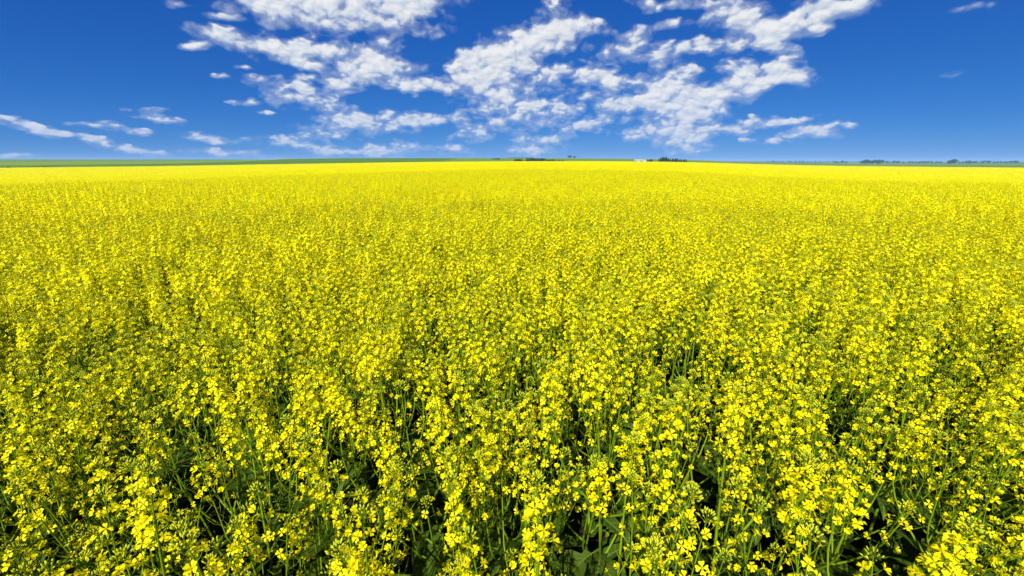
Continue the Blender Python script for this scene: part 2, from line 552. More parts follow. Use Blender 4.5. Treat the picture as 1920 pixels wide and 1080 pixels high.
def flower_geo(kind, lod, rng):
    """one flower facing +Z, its base at the origin; four petals set crosswise, about 17 mm across"""
    g = Geo()
    L, Wd = 0.0099, 0.0046
    tube_h = {'flat': 0.0035, 'cup': 0.0040, 'half': 0.0045, 'old': 0.003}[kind]
    lift0, lift1 = {'flat': (28, -6), 'cup': (58, 22), 'half': (80, 62), 'old': (15, -48)}[kind]
    rows = {0: [0, .28, .55, .8, 1.0], 1: [0, .55, 1.0], 2: [0.1, 1.0]}[lod]
    cols = [-1, 0, 1] if lod < 2 else [-1, 1]
    roll = rng.uniform(0, 6.28)
    for k in range(4):
        a = roll + k * math.pi / 2 + rng.uniform(-.22, .22)
        rd, sd, z = np.array([math.cos(a), math.sin(a), 0]), np.array([-math.sin(a), math.cos(a), 0]), np.array([0, 0, 1.0])
        l0, l1 = math.radians(lift0 + rng.uniform(-10, 10)), math.radians(lift1 + rng.uniform(-18, 18))
        ll, ww = L * rng.uniform(.88, 1.1), Wd * rng.uniform(.85, 1.12)
        tw = rng.uniform(-.35, .35)
        V, pt, tp = [], rd * 0.0007 + z * tube_h, 0.0
        for t in rows:
            ang = l0 + (l1 - l0) * t
            pt = pt + (rd * math.cos(ang) + z * math.sin(ang)) * ll * (t - tp)
            tp = t
            nrm = -rd * math.sin(ang) + z * math.cos(ang)
            w = ww * (np.interp(t, [0, .28, .55, .8, 1.0], PET_W) if lod < 2 else (0.35 if t < .5 else 0.95))
            for c in cols:
                cup = (0.22 if c else 0.0) * w
                tip = -0.10 * ll if (c == 0 and t == 1.0 and lod == 0) else 0.0
                V.append(pt + sd * (w * c) + nrm * (cup + tw * c * w * t) + rd * tip)
        m = len(cols)
        Q = [(i * m + j, i * m + j + 1, (i + 1) * m + j + 1, (i + 1) * m + j) for i in range(len(rows) - 1) for j in range(m - 1)]
        g.add(V, Q, None, PETAL)
    if lod == 0:                                            # sepals round the tube, then six stamens and the pistil
        tube(g, [(0, 0, -0.0005), (0, 0, 0.0025), (0, 0, tube_h + .0006)], [0.0008, 0.0014, 0.0011], 5, BUD)
        for k in range(6):
            a = k * 1.047 + .3
            b = np.array([math.cos(a), math.sin(a), 0])
            top = b * 0.0017 + np.array([0, 0, tube_h + 0.0034])
            s = np.array([-math.sin(a), math.cos(a), 0])
            g.add([b * 0.0006 + (0, 0, tube_h - .001) + s * .0002, b * 0.0006 + (0, 0, tube_h - .001) - s * .0002, top - s * .0005, top + s * .0005, top + b * .0003 + (0, 0, .0012)],
                  [(0, 1, 2, 3)], [(3, 2, 4)], HEART, HEART)
    elif lod == 1:
        g.add([(.0011, 0, tube_h + .001), (-.0006, .001, tube_h + .001), (-.0006, -.001, tube_h + .001), (0, 0, tube_h + .004), (0, 0, 0)],
              None, [(0, 1, 3), (1, 2, 3), (2, 0, 3), (1, 0, 4), (2, 1, 4), (0, 2, 4)], 0, HEART)
    return g.done()


FL_KINDS = ['flat', 'flat', 'flat', 'cup', 'cup', 'cup', 'half', 'old']
FLOWERS = [[flower_geo(k, lod, np.random.default_rng(100 + i)) for i, k in enumerate(FL_KINDS)] for lod in range(3)]
FLOWER_MESH = [f.mesh('flower', PLANT_MATS) for f in FLOWERS[0]]


def bud_geo(lod):
    g = Geo()
    if lod == 0:
        tube(g, [(0, 0, 0), (0, 0, .0012), (0, 0, .0038), (0, 0, .0056)], [.0005, .0013, .0014, .0004], 5, BUD, True)
    else:
        tube(g, [(0, 0, 0), (0, 0, .0028), (0, 0, .0056)], [.0005, .0015, .0004], 3, BUD)
    return g.done()


BUDS = [bud_geo(0), bud_geo(1)]


def leaf_geo(kind, rng):
    """a leaf growing along +X from its stalk, blade up"""
    g = Geo()
    if kind == 'broad':
        L, prof = 0.21, [(0, .02), (.22, .025), (.30, .13), (.40, .10), (.52, .30), (.68, .40), (.84, .33), (.95, .16), (1, .02)]
    else:
        L, prof = 0.105, [(0, .10), (.08, .20), (.25, .17), (.45, .15), (.65, .12), (.82, .075), (1, .008)]
    V, Q = [], []
    for i, (t, w) in enumerate(prof):
        x, z = L * t, -L * 0.55 * t ** 2.2 + L * .12 * t
        for c in (-1, -.5, 0, .5, 1):
            wob = rng.uniform(-.035, .035) * L * (abs(c) == 1) + .02 * L * math.sin(9 * t + 2 * c) * abs(c)
            V.append((x + rng.uniform(-.015, .015) * L * (abs(c) == 1), c * w * L * rng.uniform(.88, 1.1), z + abs(c) * w * L * .32 + wob))
    for i in range(len(prof) - 1):
        for j in range(4):
            Q.append((i * 5 + j, i * 5 + 5 + j, i * 5 + 6 + j, i * 5 + 1 + j))
    g.add(V, Q, None, LEAF)
    return g.done()


LEAVES = [leaf_geo(k, np.random.default_rng(200 + i)) for i, k in enumerate(['broad', 'broad', 'broad', 'lance', 'lance', 'lance'])]
LEAF_MESH = [l.mesh('leaf', PLANT_MATS) for l in LEAVES]

# ------------------------------------------------------------------ canola: whole plants
KINDS = {   # flowers on a spike, length of the flowering part, buds, pods, size of flowers
    'packed': dict(fl=(21, 29), ln=(.12, .17), buds=20, pods=(2, 5), size=1.06, ped=(.016, .027)),
    'loose': dict(fl=(10, 16), ln=(.11, .18), buds=24, pods=(4, 9), size=1.0, ped=(.020, .038)),
    'budding': dict(fl=(5, 9), ln=(.05, .08), buds=30, pods=(0, 3), size=1.0, ped=(.020, .038)),
    'podded': dict(fl=(7, 12), ln=(.07, .12), buds=12, pods=(9, 15), size=.95, ped=(.018, .032)),
}


def spike(rng, base, axis, K, lod, tubes):
    """the flowering top of a stem, from base along axis; returns flowers, buds and the tip"""
    nf = int(rng.integers(*K['fl']))
    ln = rng.uniform(*K['ln'])
    npod = int(rng.integers(*K['pods']))
    pl = 0.012 * npod
    tot = pl + ln
    bend = unit(rng.normal(size=3)) * 0.05
    at = lambda s: base + (axis + bend * s / max(tot, .05)) * s
    tip = at(tot + 0.018)
    path = np.array([at(s) for s in np.linspace(0, tot + .016, 5)])
    tube(tubes, path, np.linspace(.0021, .0010, 5), 5 if lod == 0 else 3)
    R = basis(axis)
    ph = rng.uniform(0, 6.28)
    fl = []
    for i in range(npod):
        s, a = pl * (i + rng.uniform(0, .6)) / max(npod, 1), ph + i * 2.4
        out = R[:, 0] * math.cos(a) + R[:, 1] * math.sin(a)
        b = at(s)
        p1 = b + unit(out * .9 + axis * .45) * rng.uniform(.016, .022)
        p2 = p1 + unit(out * .45 + axis * .9) * rng.uniform(.018, .045)
        if lod < 2:
            tube(tubes, [b, p1, (p1 + p2) / 2 + out * .001, p2], [.0005, .0006, .0013, .0003], 3)
    ph += npod * 2.4
    for i in range(nf):
        t = (i + rng.uniform(-.4, .4)) / nf
        s = pl + ln * t
        a = ph + i * 2.4 + rng.uniform(-.3, .3)
        out = R[:, 0] * math.cos(a) + R[:, 1] * math.sin(a)
        up = .35 + 1.0 * max(t, 0) ** 1.5
        pd = unit(out + axis * up)
        b = at(s)
        pln = rng.uniform(*K['ped']) * (1 - .35 * max(t, 0))
        p1 = b + pd * pln + axis * .002
        face = unit(pd * 1.0 + out * .25 + np.array([0, 0, .35]) + rng.normal(size=3) * .28)
        kd = int(rng.choice([0, 1, 2, 3, 4, 5])) if t < .85 else int(rng.choice([3, 4, 5, 6]))
        if t < .12 and rng.random() < .6:
            kd = 7
        if lod < 2:
            tube(tubes, [b, b + pd * pln * .55 + out * .001, p1], [.0006, .0005, .0005], 3)
        fl.append((kd, mat4(basis(face, rng.uniform(0, 6.28)), p1, K['size'] * rng.uniform(.76, 1.14) * (.82 if t > .85 else 1))))
    bd = []
    nb = K['buds'] if lod < 2 else 4
    for i in range(nb):
        q = i / nb
        a, th = i * 2.4, math.acos(1 - q * .95)
        dr = R[:, 0] * (math.cos(a) * math.sin(th)) + R[:, 1] * (math.sin(a) * math.sin(th)) + axis * math.cos(th)
        rr = (.0075 + .00011 * K['buds']) * rng.uniform(.8, 1.15) + .004 * q
        b = tip + dr * rr - axis * .007 * q
        bd.append(mat4(basis(unit(dr + axis * .5)), b, rng.uniform(.95, 1.4) * (1.5 if lod == 2 else 1)))
        if lod == 0 and i % 2 == 0:
            tube(tubes, [tip - axis * (.006 + .008 * q), b + dr * .0006], [.0006, .0005], 3)
    return fl, np.array(bd)


def plant(kind, seed, lod):
    """parts of a canola plant standing at the origin: limbs (stem first), and leaves"""
    rng = np.random.default_rng(seed)
    K = KINDS[kind]
    H = {'packed': 1.15, 'loose': 1.06, 'budding': 1.02, 'podded': 1.08}[kind] * rng.uniform(.97, 1.03)
    lean = rng.normal(size=2) * .06
    limbs, leaves = [], []
    stem_at = lambda t: np.array([lean[0] * t * t * H + .01 * math.sin(4 * t + seed), lean[1] * t * t * H + .01 * math.cos(3 * t + seed), t * H])

    def limb(path, r0, r1):
        g, b = Geo(), Geo()
        path = np.array(path)
        tube(g, path, np.linspace(r0, r1, len(path)), 6 if lod == 0 else (4 if lod == 1 else 3))
        ax = unit(path[-1] - path[-2])
        fl, bd = spike(rng, path[-1], ax, K, lod, g)
        b.many(BUDS[0 if lod == 0 else 1], bd)
        limbs.append((g.done(), fl, b.done()))

    t_end = 1.0 - (np.mean(K['ln']) + .012 * np.mean(K['pods'])) / H
    ts = np.linspace(0.02, t_end, 7)
    limb([stem_at(t) for t in ts], .0062, .0026)
    nb = int(rng.integers(3, 6))
    a = rng.uniform(0, 6.28)
    for i in range(nb):
        a += 2.4 + rng.uniform(-.4, .4)
        t0 = rng.uniform(.46, .72)
        spread = rng.uniform(.07, .19)
        top = H * rng.uniform(.80, .98) - np.mean(K['ln']) - .012 * np.mean(K['pods'])
        t0 = min(t0, top / H - .17)
        p0 = stem_at(t0)
        out = np.array([math.cos(a), math.sin(a), 0])
        path = []
        rise = max(top - p0[2], .08)
        for q in np.linspace(0, 1, 6):
            path.append(p0 + out * spread * (1 - (1 - q) ** 1.9) + np.array([lean[0], lean[1], 0]) * q * .1 + np.array([0, 0, rise * q]))
        limb(path, .0032, .0021)
        leaves.append((int(rng.integers(3, 6)), mat4(rot_leaf(a + rng.uniform(-.3, .3), rng.uniform(-.1, .5)), p0, rng.uniform(.8, 1.25))))
    for i in range(int(rng.integers(3, 6))):
        t = rng.uniform(.26, .55)
        leaves.append((int(rng.integers(0, 3)), mat4(rot_leaf(rng.uniform(0, 6.28), rng.uniform(-.2, .4)), stem_at(t), rng.uniform(.6, 1.0))))
    return limbs, leaves


def rot_leaf(a, pitch):
    c, s = math.cos(a), math.sin(a)
    cp, sp = math.cos(pitch), math.sin(pitch)
    return np.array([[c, -s, 0], [s, c, 0], [0, 0, 1]]) @ np.array([[cp, 0, -sp], [0, 1, 0], [sp, 0, cp]])


def joined(limbs, leaves, lod, with_leaves=True):
    g = Geo()
    for tg, fl, bg_ in limbs:
        g.put(tg)
        g.put(bg_)
        for k in range(8):
            ms = [M for (kd, M) in fl if kd == k]
            if ms:
                ms = np.array(ms)
                if lod:
                    ms[:, :3, :3] *= (1, 1.10, 1.2)[lod]
                g.many(FLOWERS[lod][k], ms)
    if with_leaves:
        for k, M in leaves:
            g.put(LEAVES[k], M)
    return g.done()


VARIANTS = [(k, i + 1) for i, k in enumerate('packed loose packed loose podded loose budding packed loose podded loose packed loose budding loose podded packed loose budding loose'.split())]
VAR_P = np.array([{'packed': .75, 'loose': 1.1, 'budding': .75, 'podded': .85}[k] for k, _ in VARIANTS])
VAR_P = VAR_P / VAR_P.sum()
PL0 = [plant(k, s, 0) for k, s in VARIANTS]

# where plants stand: a drilled crop, about 50 plants to the square metre, uneven
DENS_STEP = 0.142
R_PLANTS, R_THICK = 8.0, 36.0


def project(x, y, z):
    c, s = math.cos(PITCH), math.sin(PITCH)
    d = y * c - (z - EYE) * s
    v = y * s + (z - EYE) * c
    dd = np.maximum(d, 1e-3)
    return W_PX / 2 + F_PX * x / dd, H_PX / 2 - F_PX * v / dd, d


def drift(x, y):
    """the stand runs a little taller here and shorter there"""
    return 1 + .022 * np.sin(x * 1.9 + 1.4 * np.sin(y * .9)) * np.sin(y * 1.3 + 1.2 * np.sin(x * .7 + 1)) + .022 * np.sin(x * .43 + 2 * np.sin(y * .21)) * np.sin(y * .37 + 1.5)


ii, jj = np.meshgrid(np.arange(-75, 76), np.arange(-14, 60), indexing='ij')
px_ = (ii.ravel() + RNG.uniform(-.48, .48, ii.size)) * DENS_STEP
py_ = (jj.ravel() + RNG.uniform(-.48, .48, ii.size)) * DENS_STEP
rr_ = np.hypot(px_, py_)
# the stand thickens away from the trampled spot the picture is taken from
i2, j2 = np.meshgrid(np.arange(-52, 53), np.arange(4, 42), indexing='ij')
qx, qy = (i2.ravel() + RNG.uniform(-.5, .5, i2.size)) * .21, (j2.ravel() + RNG.uniform(-.5, .5, i2.size)) * .21
kq = RNG.random(qx.size) < ss(np.hypot(qx, qy), 1.4, 4.5)
px_, py_ = np.concatenate([px_, qx[kq]]), np.concatenate([py_, qy[kq]])
rr_ = np.hypot(px_, py_)
keep = (rr_ < R_PLANTS) & (py_ > -1.6 + 0 * px_) & (np.abs(px_) < np.maximum(py_, 0) * 1.75 + 1.8) & (RNG.random(px_.size) < .64 + .31 * ss(rr_, .7, 2.4) + .16 * np.sin(px_ * 5.1 + 1.3 * np.sin(py_ * 3.7)) * np.sin(py_ * 4.3 + 1.1 * np.sin(px_ * 2.9)))
px_, py_ = px_[keep], py_[keep]
pv_ = RNG.choice(len(VARIANTS), px_.size, p=VAR_P)
prot = RNG.uniform(0, 6.283, px_.size)
pscl = RNG.normal(1.0, .055, px_.size).clip(.84, 1.1) * drift(px_, py_)
# two showy heads that stand out in the photograph, and gaps beside them
for hx, hy, hv in ((1172, 770, 0), (925, 830, 7), (1590, 880, 2), (610, 700, 0), (160, 850, 7), (700, 1000, 2), (1540, 660, 0)):
    d = pix_dir(hx, hy)
    k = (CANOPY - .06 - EYE) / d[2]
    j = np.argmin(np.hypot(px_ - d[0] * k, py_ - d[1] * k))
    px_[j], py_[j], pv_[j], pscl[j] = d[0] * k, d[1] * k, hv, 1.07
    if hx == 1172:
        FINEST, pscl[j] = j, 1.12
u, v, dep = project(px_, py_, np.full(px_.size, 1.08))
seen = (dep > .2) & (u > -25) & (u < W_PX + 25) & (v < H_PX + 110) & (v > 250)
order = np.argsort(np.where(seen, dep, 1e9))
SINGLE = order[:300]
SPLIT_FLOWERS = 1.45                                       # metres: nearer than this single flowers can be told apart

LABELS = {
    'packed': ('canola plant whose spikes are packed thick with bright yellow flowers', 'canola plants with thickly packed flower spikes'),
    'loose': ('canola plant with loose open spikes of yellow four-petalled flowers', 'canola plants with loose flower spikes'),
    'budding': ('canola plant topped with green bud heads and only few open yellow flowers', 'canola plants still mostly in bud'),
    'podded': ('canola plant with thin green pods below small heads of yellow flowers', 'canola plants already setting pods'),
}
PROTO = {}


def proto_meshes(vi):
    if vi not in PROTO:
        limbs, leaves = PL0[vi]
        rec = []
        for i, (tg, fl, bd) in enumerate(limbs):
            nm = 'stem' if i == 0 else 'branch'
            fg = Geo()
            for k in range(8):
                ms = [M for (kd, M) in fl if kd == k]
                if ms:
                    fg.many(FLOWERS[0][k], np.array(ms))
            rec.append((nm, tg.mesh(nm, PLANT_MATS), [(k, Matrix(M.tolist())) for k, M in fl], bd.mesh('bud_cluster', PLANT_MATS), fg.mesh('flower_cluster', PLANT_MATS)))
        PROTO[vi] = (rec, [(k, Matrix(M.tolist())) for k, M in leaves])
    return PROTO[vi]


def build_single(x, y, vi, rz, s, split, tilt):
    root = link('canola_plant', None)
    root.empty_display_size = .05
    root.location = (x, y, float(ground(x, y)))
    root.rotation_euler = (tilt[0], tilt[1], rz)
    root.scale = (s, s, s)
    lab, grp = LABELS[VARIANTS[vi][0]]
    if s == pscl[FINEST]:
        lab, grp = 'canola plant with the fullest, brightest flower head, standing above its looser neighbours', None
    tag(root, lab, 'canola plant', grp)
    rec, leaves = proto_meshes(vi)
    for nm, me, fl, bd, fg in rec:
        part = link(nm, me, root)
        link('bud_cluster', bd, part)
        if split:
            for k, M in fl:
                o = bpy.data.objects.new('flower', FLOWER_MESH[k])
                o.parent = part
                o.matrix_basis = M
                COL.objects.link(o)
        else:
            tag(link('flower_cluster', fg, part), kind='stuff')
    for k, M in leaves:
        link('leaf', LEAF_MESH[k], root, M)


for j in SINGLE:
    build_single(px_[j], py_[j], int(pv_[j]), float(prot[j]), float(pscl[j]), dep[j] < SPLIT_FLOWERS, RNG.normal(size=2) * .085)

# ------------------------------------------------------------------ the rest of the crop: one mass
rest = np.setdiff1d(np.arange(px_.size), SINGLE)
sources = []                                               # meshes set out again and again over the field


def source(g, name):
    o = bpy.data.objects.new(name, g.mesh(name, PLANT_MATS))   # held only by the node tree below
    sources.append(o)
    return len(sources) - 1


S_PLANT = []
for i, (k, s) in enumerate(VARIANTS):
    S_PLANT.append(source(joined(*plant(k, s, 1), 1), 'crop_plant'))
PL2 = [joined(*plant(k, s, 2), 2, False) for k, s in VARIANTS]
LV = Geo()
for i in range(40):
    LV.put(LEAVES[i % 3], mat4(rot_leaf(RNG.uniform(0, 6.28), RNG.uniform(-.2, .4)), np.array([RNG.uniform(-.45, .45), RNG.uniform(-.45, .45), RNG.uniform(.45, .75)]), 1.2))
LV.done()
S_THICK = []
for i in range(7):                                         # a thicket 0.9 m across
    g = Geo()
    n_p = 36
    pts = (np.stack(np.meshgrid(np.arange(6), np.arange(6)), -1).reshape(-1, 2) + RNG.uniform(-.1, 1.1, (36, 2))) / 6 - .5
    for (x, y) in pts * .9:
        a = RNG.uniform(0, 6.28)
        sc = RNG.normal(1, .045)
        R = np.array([[math.cos(a), -math.sin(a), 0], [math.sin(a), math.cos(a), 0], [0, 0, 1]])
        g.put(PL2[int(RNG.choice(len(VARIANTS), p=VAR_P))], mat4(R, np.array([x, y, 0]), sc))
    g.put(LV)
    S_THICK.append(source(g.done(), 'crop_thicket'))
S_FAR = []
fq = FLOWERS[2][0]
for i in range(5):                                         # a far patch 2.4 m across: only its flowering top
    g = Geo()
    ms = []
    for j in range(560):
        c = np.array([RNG.uniform(-1.2, 1.2), RNG.uniform(-1.2, 1.2), RNG.normal(1.06, .055)])
        for k in range(5):
            ms.append(mat4(basis(unit(RNG.normal(size=3) * .6 + np.array([0, 0, .6])), RNG.uniform(0, 6)), c + RNG.normal(size=3) * np.array([.016, .016, .035]), RNG.uniform(1.7, 2.3)))
    g.many(fq, np.array(ms))
    xs = np.linspace(-1.25, 1.25, 9)
    X, Y = np.meshgrid(xs, xs, indexing='ij')
    V = np.stack([X, Y, .86 + RNG.normal(size=X.shape) * .05], -1).reshape(-1, 3)
    q = (np.arange(8)[:, None] * 9 + np.arange(8)[None]).ravel()
    g.add(V, np.stack([q, q + 9, q + 10, q + 1], 1), None, STEM)
    S_FAR.append(source(g.done(), 'crop_far_patch'))

S_FARTHEST = []
for i in range(4):                                         # a patch 5 m across for the last of the field
    g = Geo()
    k_ = 2600
    ms = [mat4(basis(unit(RNG.normal(size=3) * .6 + np.array([0, 0, .6])), RNG.uniform(0, 6)), np.array([RNG.uniform(-2.5, 2.5), RNG.uniform(-2.5, 2.5), RNG.normal(1.06, .055)]), RNG.uniform(4.5, 7.0)) for _ in range(k_)]
    g.many(fq, np.array(ms))
    g.add([(-2.5, -2.5, .9), (2.5, -2.5, .9), (2.5, 2.5, .9), (-2.5, 2.5, .9)], [(0, 1, 2, 3)], None, STEM)
    S_FARTHEST.append(source(g.done(), 'crop_farthest_patch'))

pos, vid, rot, scl = [], [], [], []


def scatter(x, y, ids, s):
    pos.append(np.stack([x, y, ground(x, y)], 1))
    vid.append(ids)
    rot.append(RNG.uniform(0, 6.283, x.size))
    scl.append(s)


pos.append(np.stack([px_[rest], py_[rest], ground(px_[rest], py_[rest])], 1))
vid.append(np.array(S_PLANT)[pv_[rest]])
rot.append(prot[rest])
scl.append(pscl[rest])


def ring_grid(step, r0, r1, half, jit):
    n_ = int(r1 / step) + 2
    a, b = np.meshgrid(np.arange(-n_, n_ + 1), np.arange(-2, n_ + 1), indexing='ij')
    x = (a.ravel() + RNG.uniform(-jit, jit, a.size)) * step
    y = (b.ravel() + RNG.uniform(-jit, jit, a.size)) * step
    r = np.hypot(x, y)
    k = (r >= r0) & (r < r1) & (np.abs(np.arctan2(x, y)) < half)
    return x[k], y[k]


x, y = ring_grid(.74, R_PLANTS - .2, R_THICK, math.radians(63), .18)
scatter(x, y, np.array(S_THICK)[RNG.integers(0, len(S_THICK), x.size)], RNG.normal(1, .03, x.size) * drift(x, y))
x, y = ring_grid(1.9, R_THICK - .6, 130.0, math.radians(66), .2)
scatter(x, y, np.array(S_FAR)[RNG.integers(0, len(S_FAR), x.size)], RNG.normal(1, .03, x.size))
x, y = ring_grid(4.2, 128.5, FIELD_R, math.radians(66), .15)
scatter(x, y, np.array(S_FARTHEST)[RNG.integers(0, len(S_FARTHEST), x.size)], RNG.normal(1, .02, x.size))
pos, vid, rot, scl = np.concatenate(pos), np.concatenate(vid), np.concatenate(rot), np.concatenate(scl)

me = bpy.data.meshes.new('canola_crop')
me.vertices.add(len(pos))
me.vertices.foreach_set('co', pos.astype(np.float32).ravel())
for nm, tp, val in (('piece', 'INT', vid.astype(np.int32)), ('turn', 'FLOAT', rot.astype(np.float32)), ('size', 'FLOAT', scl.astype(np.float32)),
                    ('tilt', 'FLOAT', np.where(np.hypot(pos[:, 0], pos[:, 1]) < R_PLANTS, RNG.normal(size=len(pos)) * .085, 0).astype(np.float32))):
    at_ = me.attributes.new(nm, tp, 'POINT')
    at_.data.foreach_set('value', val)
me.update()
crop_obj = link('canola_crop', me)
tag(crop_obj, 'yellow flowering canola crop filling the field to its far edge', 'canola crop', None, 'stuff')
gt = bpy.data.node_groups.new('canola_crop', 'GeometryNodeTree')
gt.interface.new_socket('Geometry', in_out='INPUT', socket_type='NodeSocketGeometry')
gt.interface.new_socket('Geometry', in_out='OUTPUT', socket_type='NodeSocketGeometry')
gi, go = gt.nodes.new('NodeGroupInput'), gt.nodes.new('NodeGroupOutput')


def attr(nm, tp):
    nd = gt.nodes.new('GeometryNodeInputNamedAttribute')
    nd.data_type = tp
    nd.inputs[0].default_value = nm
    return nd.outputs[0]


comb = gt.nodes.new('ShaderNodeCombineXYZ')
gt.links.new(attr('turn', 'FLOAT'), comb.inputs[2])
gt.links.new(attr('tilt', 'FLOAT'), comb.inputs[0])
last = gt.nodes.new('GeometryNodeJoinGeometry')
piece = attr('piece', 'INT')
size = attr('size', 'FLOAT')
for i, o in enumerate(sources):
    oi = gt.nodes.new('GeometryNodeObjectInfo')
    oi.inputs['Object'].default_value = o
    oi.inputs['As Instance'].default_value = False
    eq = gt.nodes.new('FunctionNodeCompare')
    eq.data_type, eq.operation = 'INT', 'EQUAL'
    gt.links.new(piece, eq.inputs[2])
    eq.inputs[3].default_value = i
    ip = gt.nodes.new('GeometryNodeInstanceOnPoints')
    gt.links.new(gi.outputs[0], ip.inputs['Points'])
    gt.links.new(eq.outputs[0], ip.inputs['Selection'])
    gt.links.new(oi.outputs['Geometry'], ip.inputs['Instance'])
    gt.links.new(comb.outputs[0], ip.inputs['Rotation'])
    gt.links.new(size, ip.inputs['Scale'])
    gt.links.new(ip.outputs[0], last.inputs[0])
gt.links.new(last.outputs[0], go.inputs[0])
md = crop_obj.modifiers.new('crop', 'NODES')
md.node_group = gt

# ------------------------------------------------------------------ far trees, bushes and the farm
M_BARK = plain_mat('bark', (0.07, 0.055, 0.04), (0.11, 0.09, 0.07), 6.0, 0.9, 0.1)
M_BROAD = leaf_mat('broadleaf_foliage', (0.030, 0.065, 0.012), (0.065, 0.115, 0.020), 0.25, None, 0.6, 0.15, 0.6)
M_CONE = leaf_mat('conifer_foliage', (0.020, 0.052, 0.014), (0.040, 0.085, 0.020), 0.15, None, 0.65, 0.1, 0.6)


def crown_geo(kind, seed):
    """foliage of a tree one unit high, made of many small leaf sprays in uneven clumps"""
    rng = np.random.default_rng(seed)
    g = Geo()
    if kind == 'cone':
        for i in range(420):
            t = rng.random() ** .8
            rad = (.27 * (1 - t) + .015) * (.75 + .4 * math.sin(t * 38) ** 2) * rng.uniform(.5, 1.08)
            a = rng.uniform(0, 6.28)
            c = np.array([math.cos(a) * rad, math.sin(a) * rad, .08 + .92 * t])
            spray(g, c, unit(np.array([math.cos(a), math.sin(a), -.25]) + rng.normal(size=3) * .4), .055, rng)
    else:
        lobes = [(rng.normal(size=3) * np.array([.17, .17, .13]) + np.array([0, 0, .62]), rng.uniform(.12, .24)) for _ in range(9)]
        if kind == 'bush':
            lobes = [(rng.normal(size=3) * np.array([.38, .38, .14]) + np.array([0, 0, .45]), rng.uniform(.22, .40)) for _ in range(9)]
        for i in range(460):
            c0, r = lobes[rng.integers(len(lobes))]
            d = unit(rng.normal(size=3))
            c = c0 + d * r * rng.uniform(.55, 1.1)
            if c[2] < .05:
                continue
            spray(g, c, unit(d + rng.normal(size=3) * .5), .07 if kind != 'bush' else .10, rng)
    return g.done()


def spray(g, c, nrm, s, rng):
    R = basis(nrm, rng.uniform(0, 6.28))
    s *= rng.uniform(.6, 1.3)
    x, y = R[:, 0] * s, R[:, 1] * s
    g.add([c - x, c - y * .6 + nrm * s * .2, c + x, c + y * .6 + nrm * s * .2], [(0, 1, 2, 3)])


def trunk_geo(kind, seed):
    rng = np.random.default_rng(seed)
    g = Geo()
    top = .95 if kind == 'cone' else .7
    tube(g, [(0, 0, -.03), (.005, 0, .2), (.012, .01, .45), (0, .01, top)], [.026, .019, .013, .003], 6, 0)
    if kind != 'cone':
        for i in range(5):
            a, z = rng.uniform(0, 6.28), rng.uniform(.22, .45)
            d = np.array([math.cos(a), math.sin(a), 0])
            tube(g, [(0, 0, z), d * .1 + (0, 0, z + .1), d * .2 + (0, 0, z + .26)], [.011, .008, .003], 4, 0)
    return g.done()


TREE = {}
for kind, fm in (('cone', M_CONE), ('broad', M_BROAD), ('bush', M_BROAD)):
    for i in range(3):
        TREE[kind, i] = (crown_geo(kind, 300 + i).mesh('crown', [fm], False), trunk_geo(kind, 310 + i).mesh('trunk', [M_BARK]))


def place_tree(kind, name, px, dist, h, wide, label, cat, group):
    d = pix_dir(px, HORIZON_Y)
    a = math.atan2(d[0], d[1])
    x, y = dist * math.sin(a), dist * math.cos(a)
    root = link(name, None)
    root.location = (x, y, float(ground(x, y)) - .05)
    root.rotation_euler = (0, 0, RNG.uniform(0, 6.28))
    h = h * .88 if dist > 900 else h * .95
    root.scale = (h * wide, h * wide, h)
    crown, trunk = TREE[kind, int(RNG.integers(3))]
    link('trunk', trunk, root)
    link('crown', crown, root)
    tag(root, label, cat, group)


R_ = lambda a, b: float(RNG.uniform(a, b))
# dark conifer shelterbelt at the right of the white sheds
for i in range(20):
    px = 1236 + 51 * i / 19 + R_(-.8, .8)
    hh = np.interp(px, [1234, 1247, 1252, 1270, 1288], [4.6, 6.2, 5.0, 4.4, 3.6]) * R_(.86, 1.1)
    place_tree('cone', 'conifer_tree', px, 470 + R_(-8, 8), hh, R_(.9, 1.25), 'dark green conifer in the dense shelterbelt beside the white sheds', 'tree', 'conifers of the shelterbelt')
for px, hh in ((1216.5, 3.6), (1219.5, 3.9), (1221.5, 3.4)):
    place_tree('broad', 'farm_tree', px, 455 + R_(-3, 3), hh, 1.0, 'small dark tree standing at the end of the white sheds', 'tree', 'trees beside the sheds')
# low scrub along the far edge of the yellow crop
for px in (967, 970, 972.5, 975):
    place_tree('bush', 'scrub_bush', px, 436 + R_(-3, 3), R_(3.9, 4.5), R_(.7, .9), 'round dark bush in the short compact clump beyond the crop', 'bush', 'short compact clump of bushes')
for px in np.arange(988, 1019, 2.6):
    hh = 3.9 if px < 1000 else 4.7
    place_tree('bush', 'scrub_bush', px + R_(-.6, .6), 440 + R_(-4, 4), hh * R_(.85, 1.12), R_(.8, 1.1), 'dark green bush in the long thick hedge beyond the crop', 'bush', 'long thick hedge of bushes')
for px in np.arange(1021, 1056, 4.0):
    place_tree('bush', 'scrub_bush', px + R_(-1, 1), 440 + R_(-4, 4), R_(2.7, 3.6), R_(.7, .9), 'low thin bush trailing off the end of the long hedge', 'bush', 'low bushes trailing off the hedge')
for px in (925, 928, 931, 936):
    place_tree('bush', 'scrub_bush', px, 640 + R_(-5, 5), R_(2.0, 2.8), 1.0, 'small faint bush alone on the green slope', 'bush', 'faint bushes on the green slope')
for px, hh in ((1066, 4.2), (1069, 5.2), (1075.5, 3.4), (1078, 3.8)):
    place_tree('broad', 'crest_tree', px, 1000, hh * 1.6, 1.0, 'little tree standing on the crest of the green hill against the sky', 'tree', 'trees on the crest of the hill')
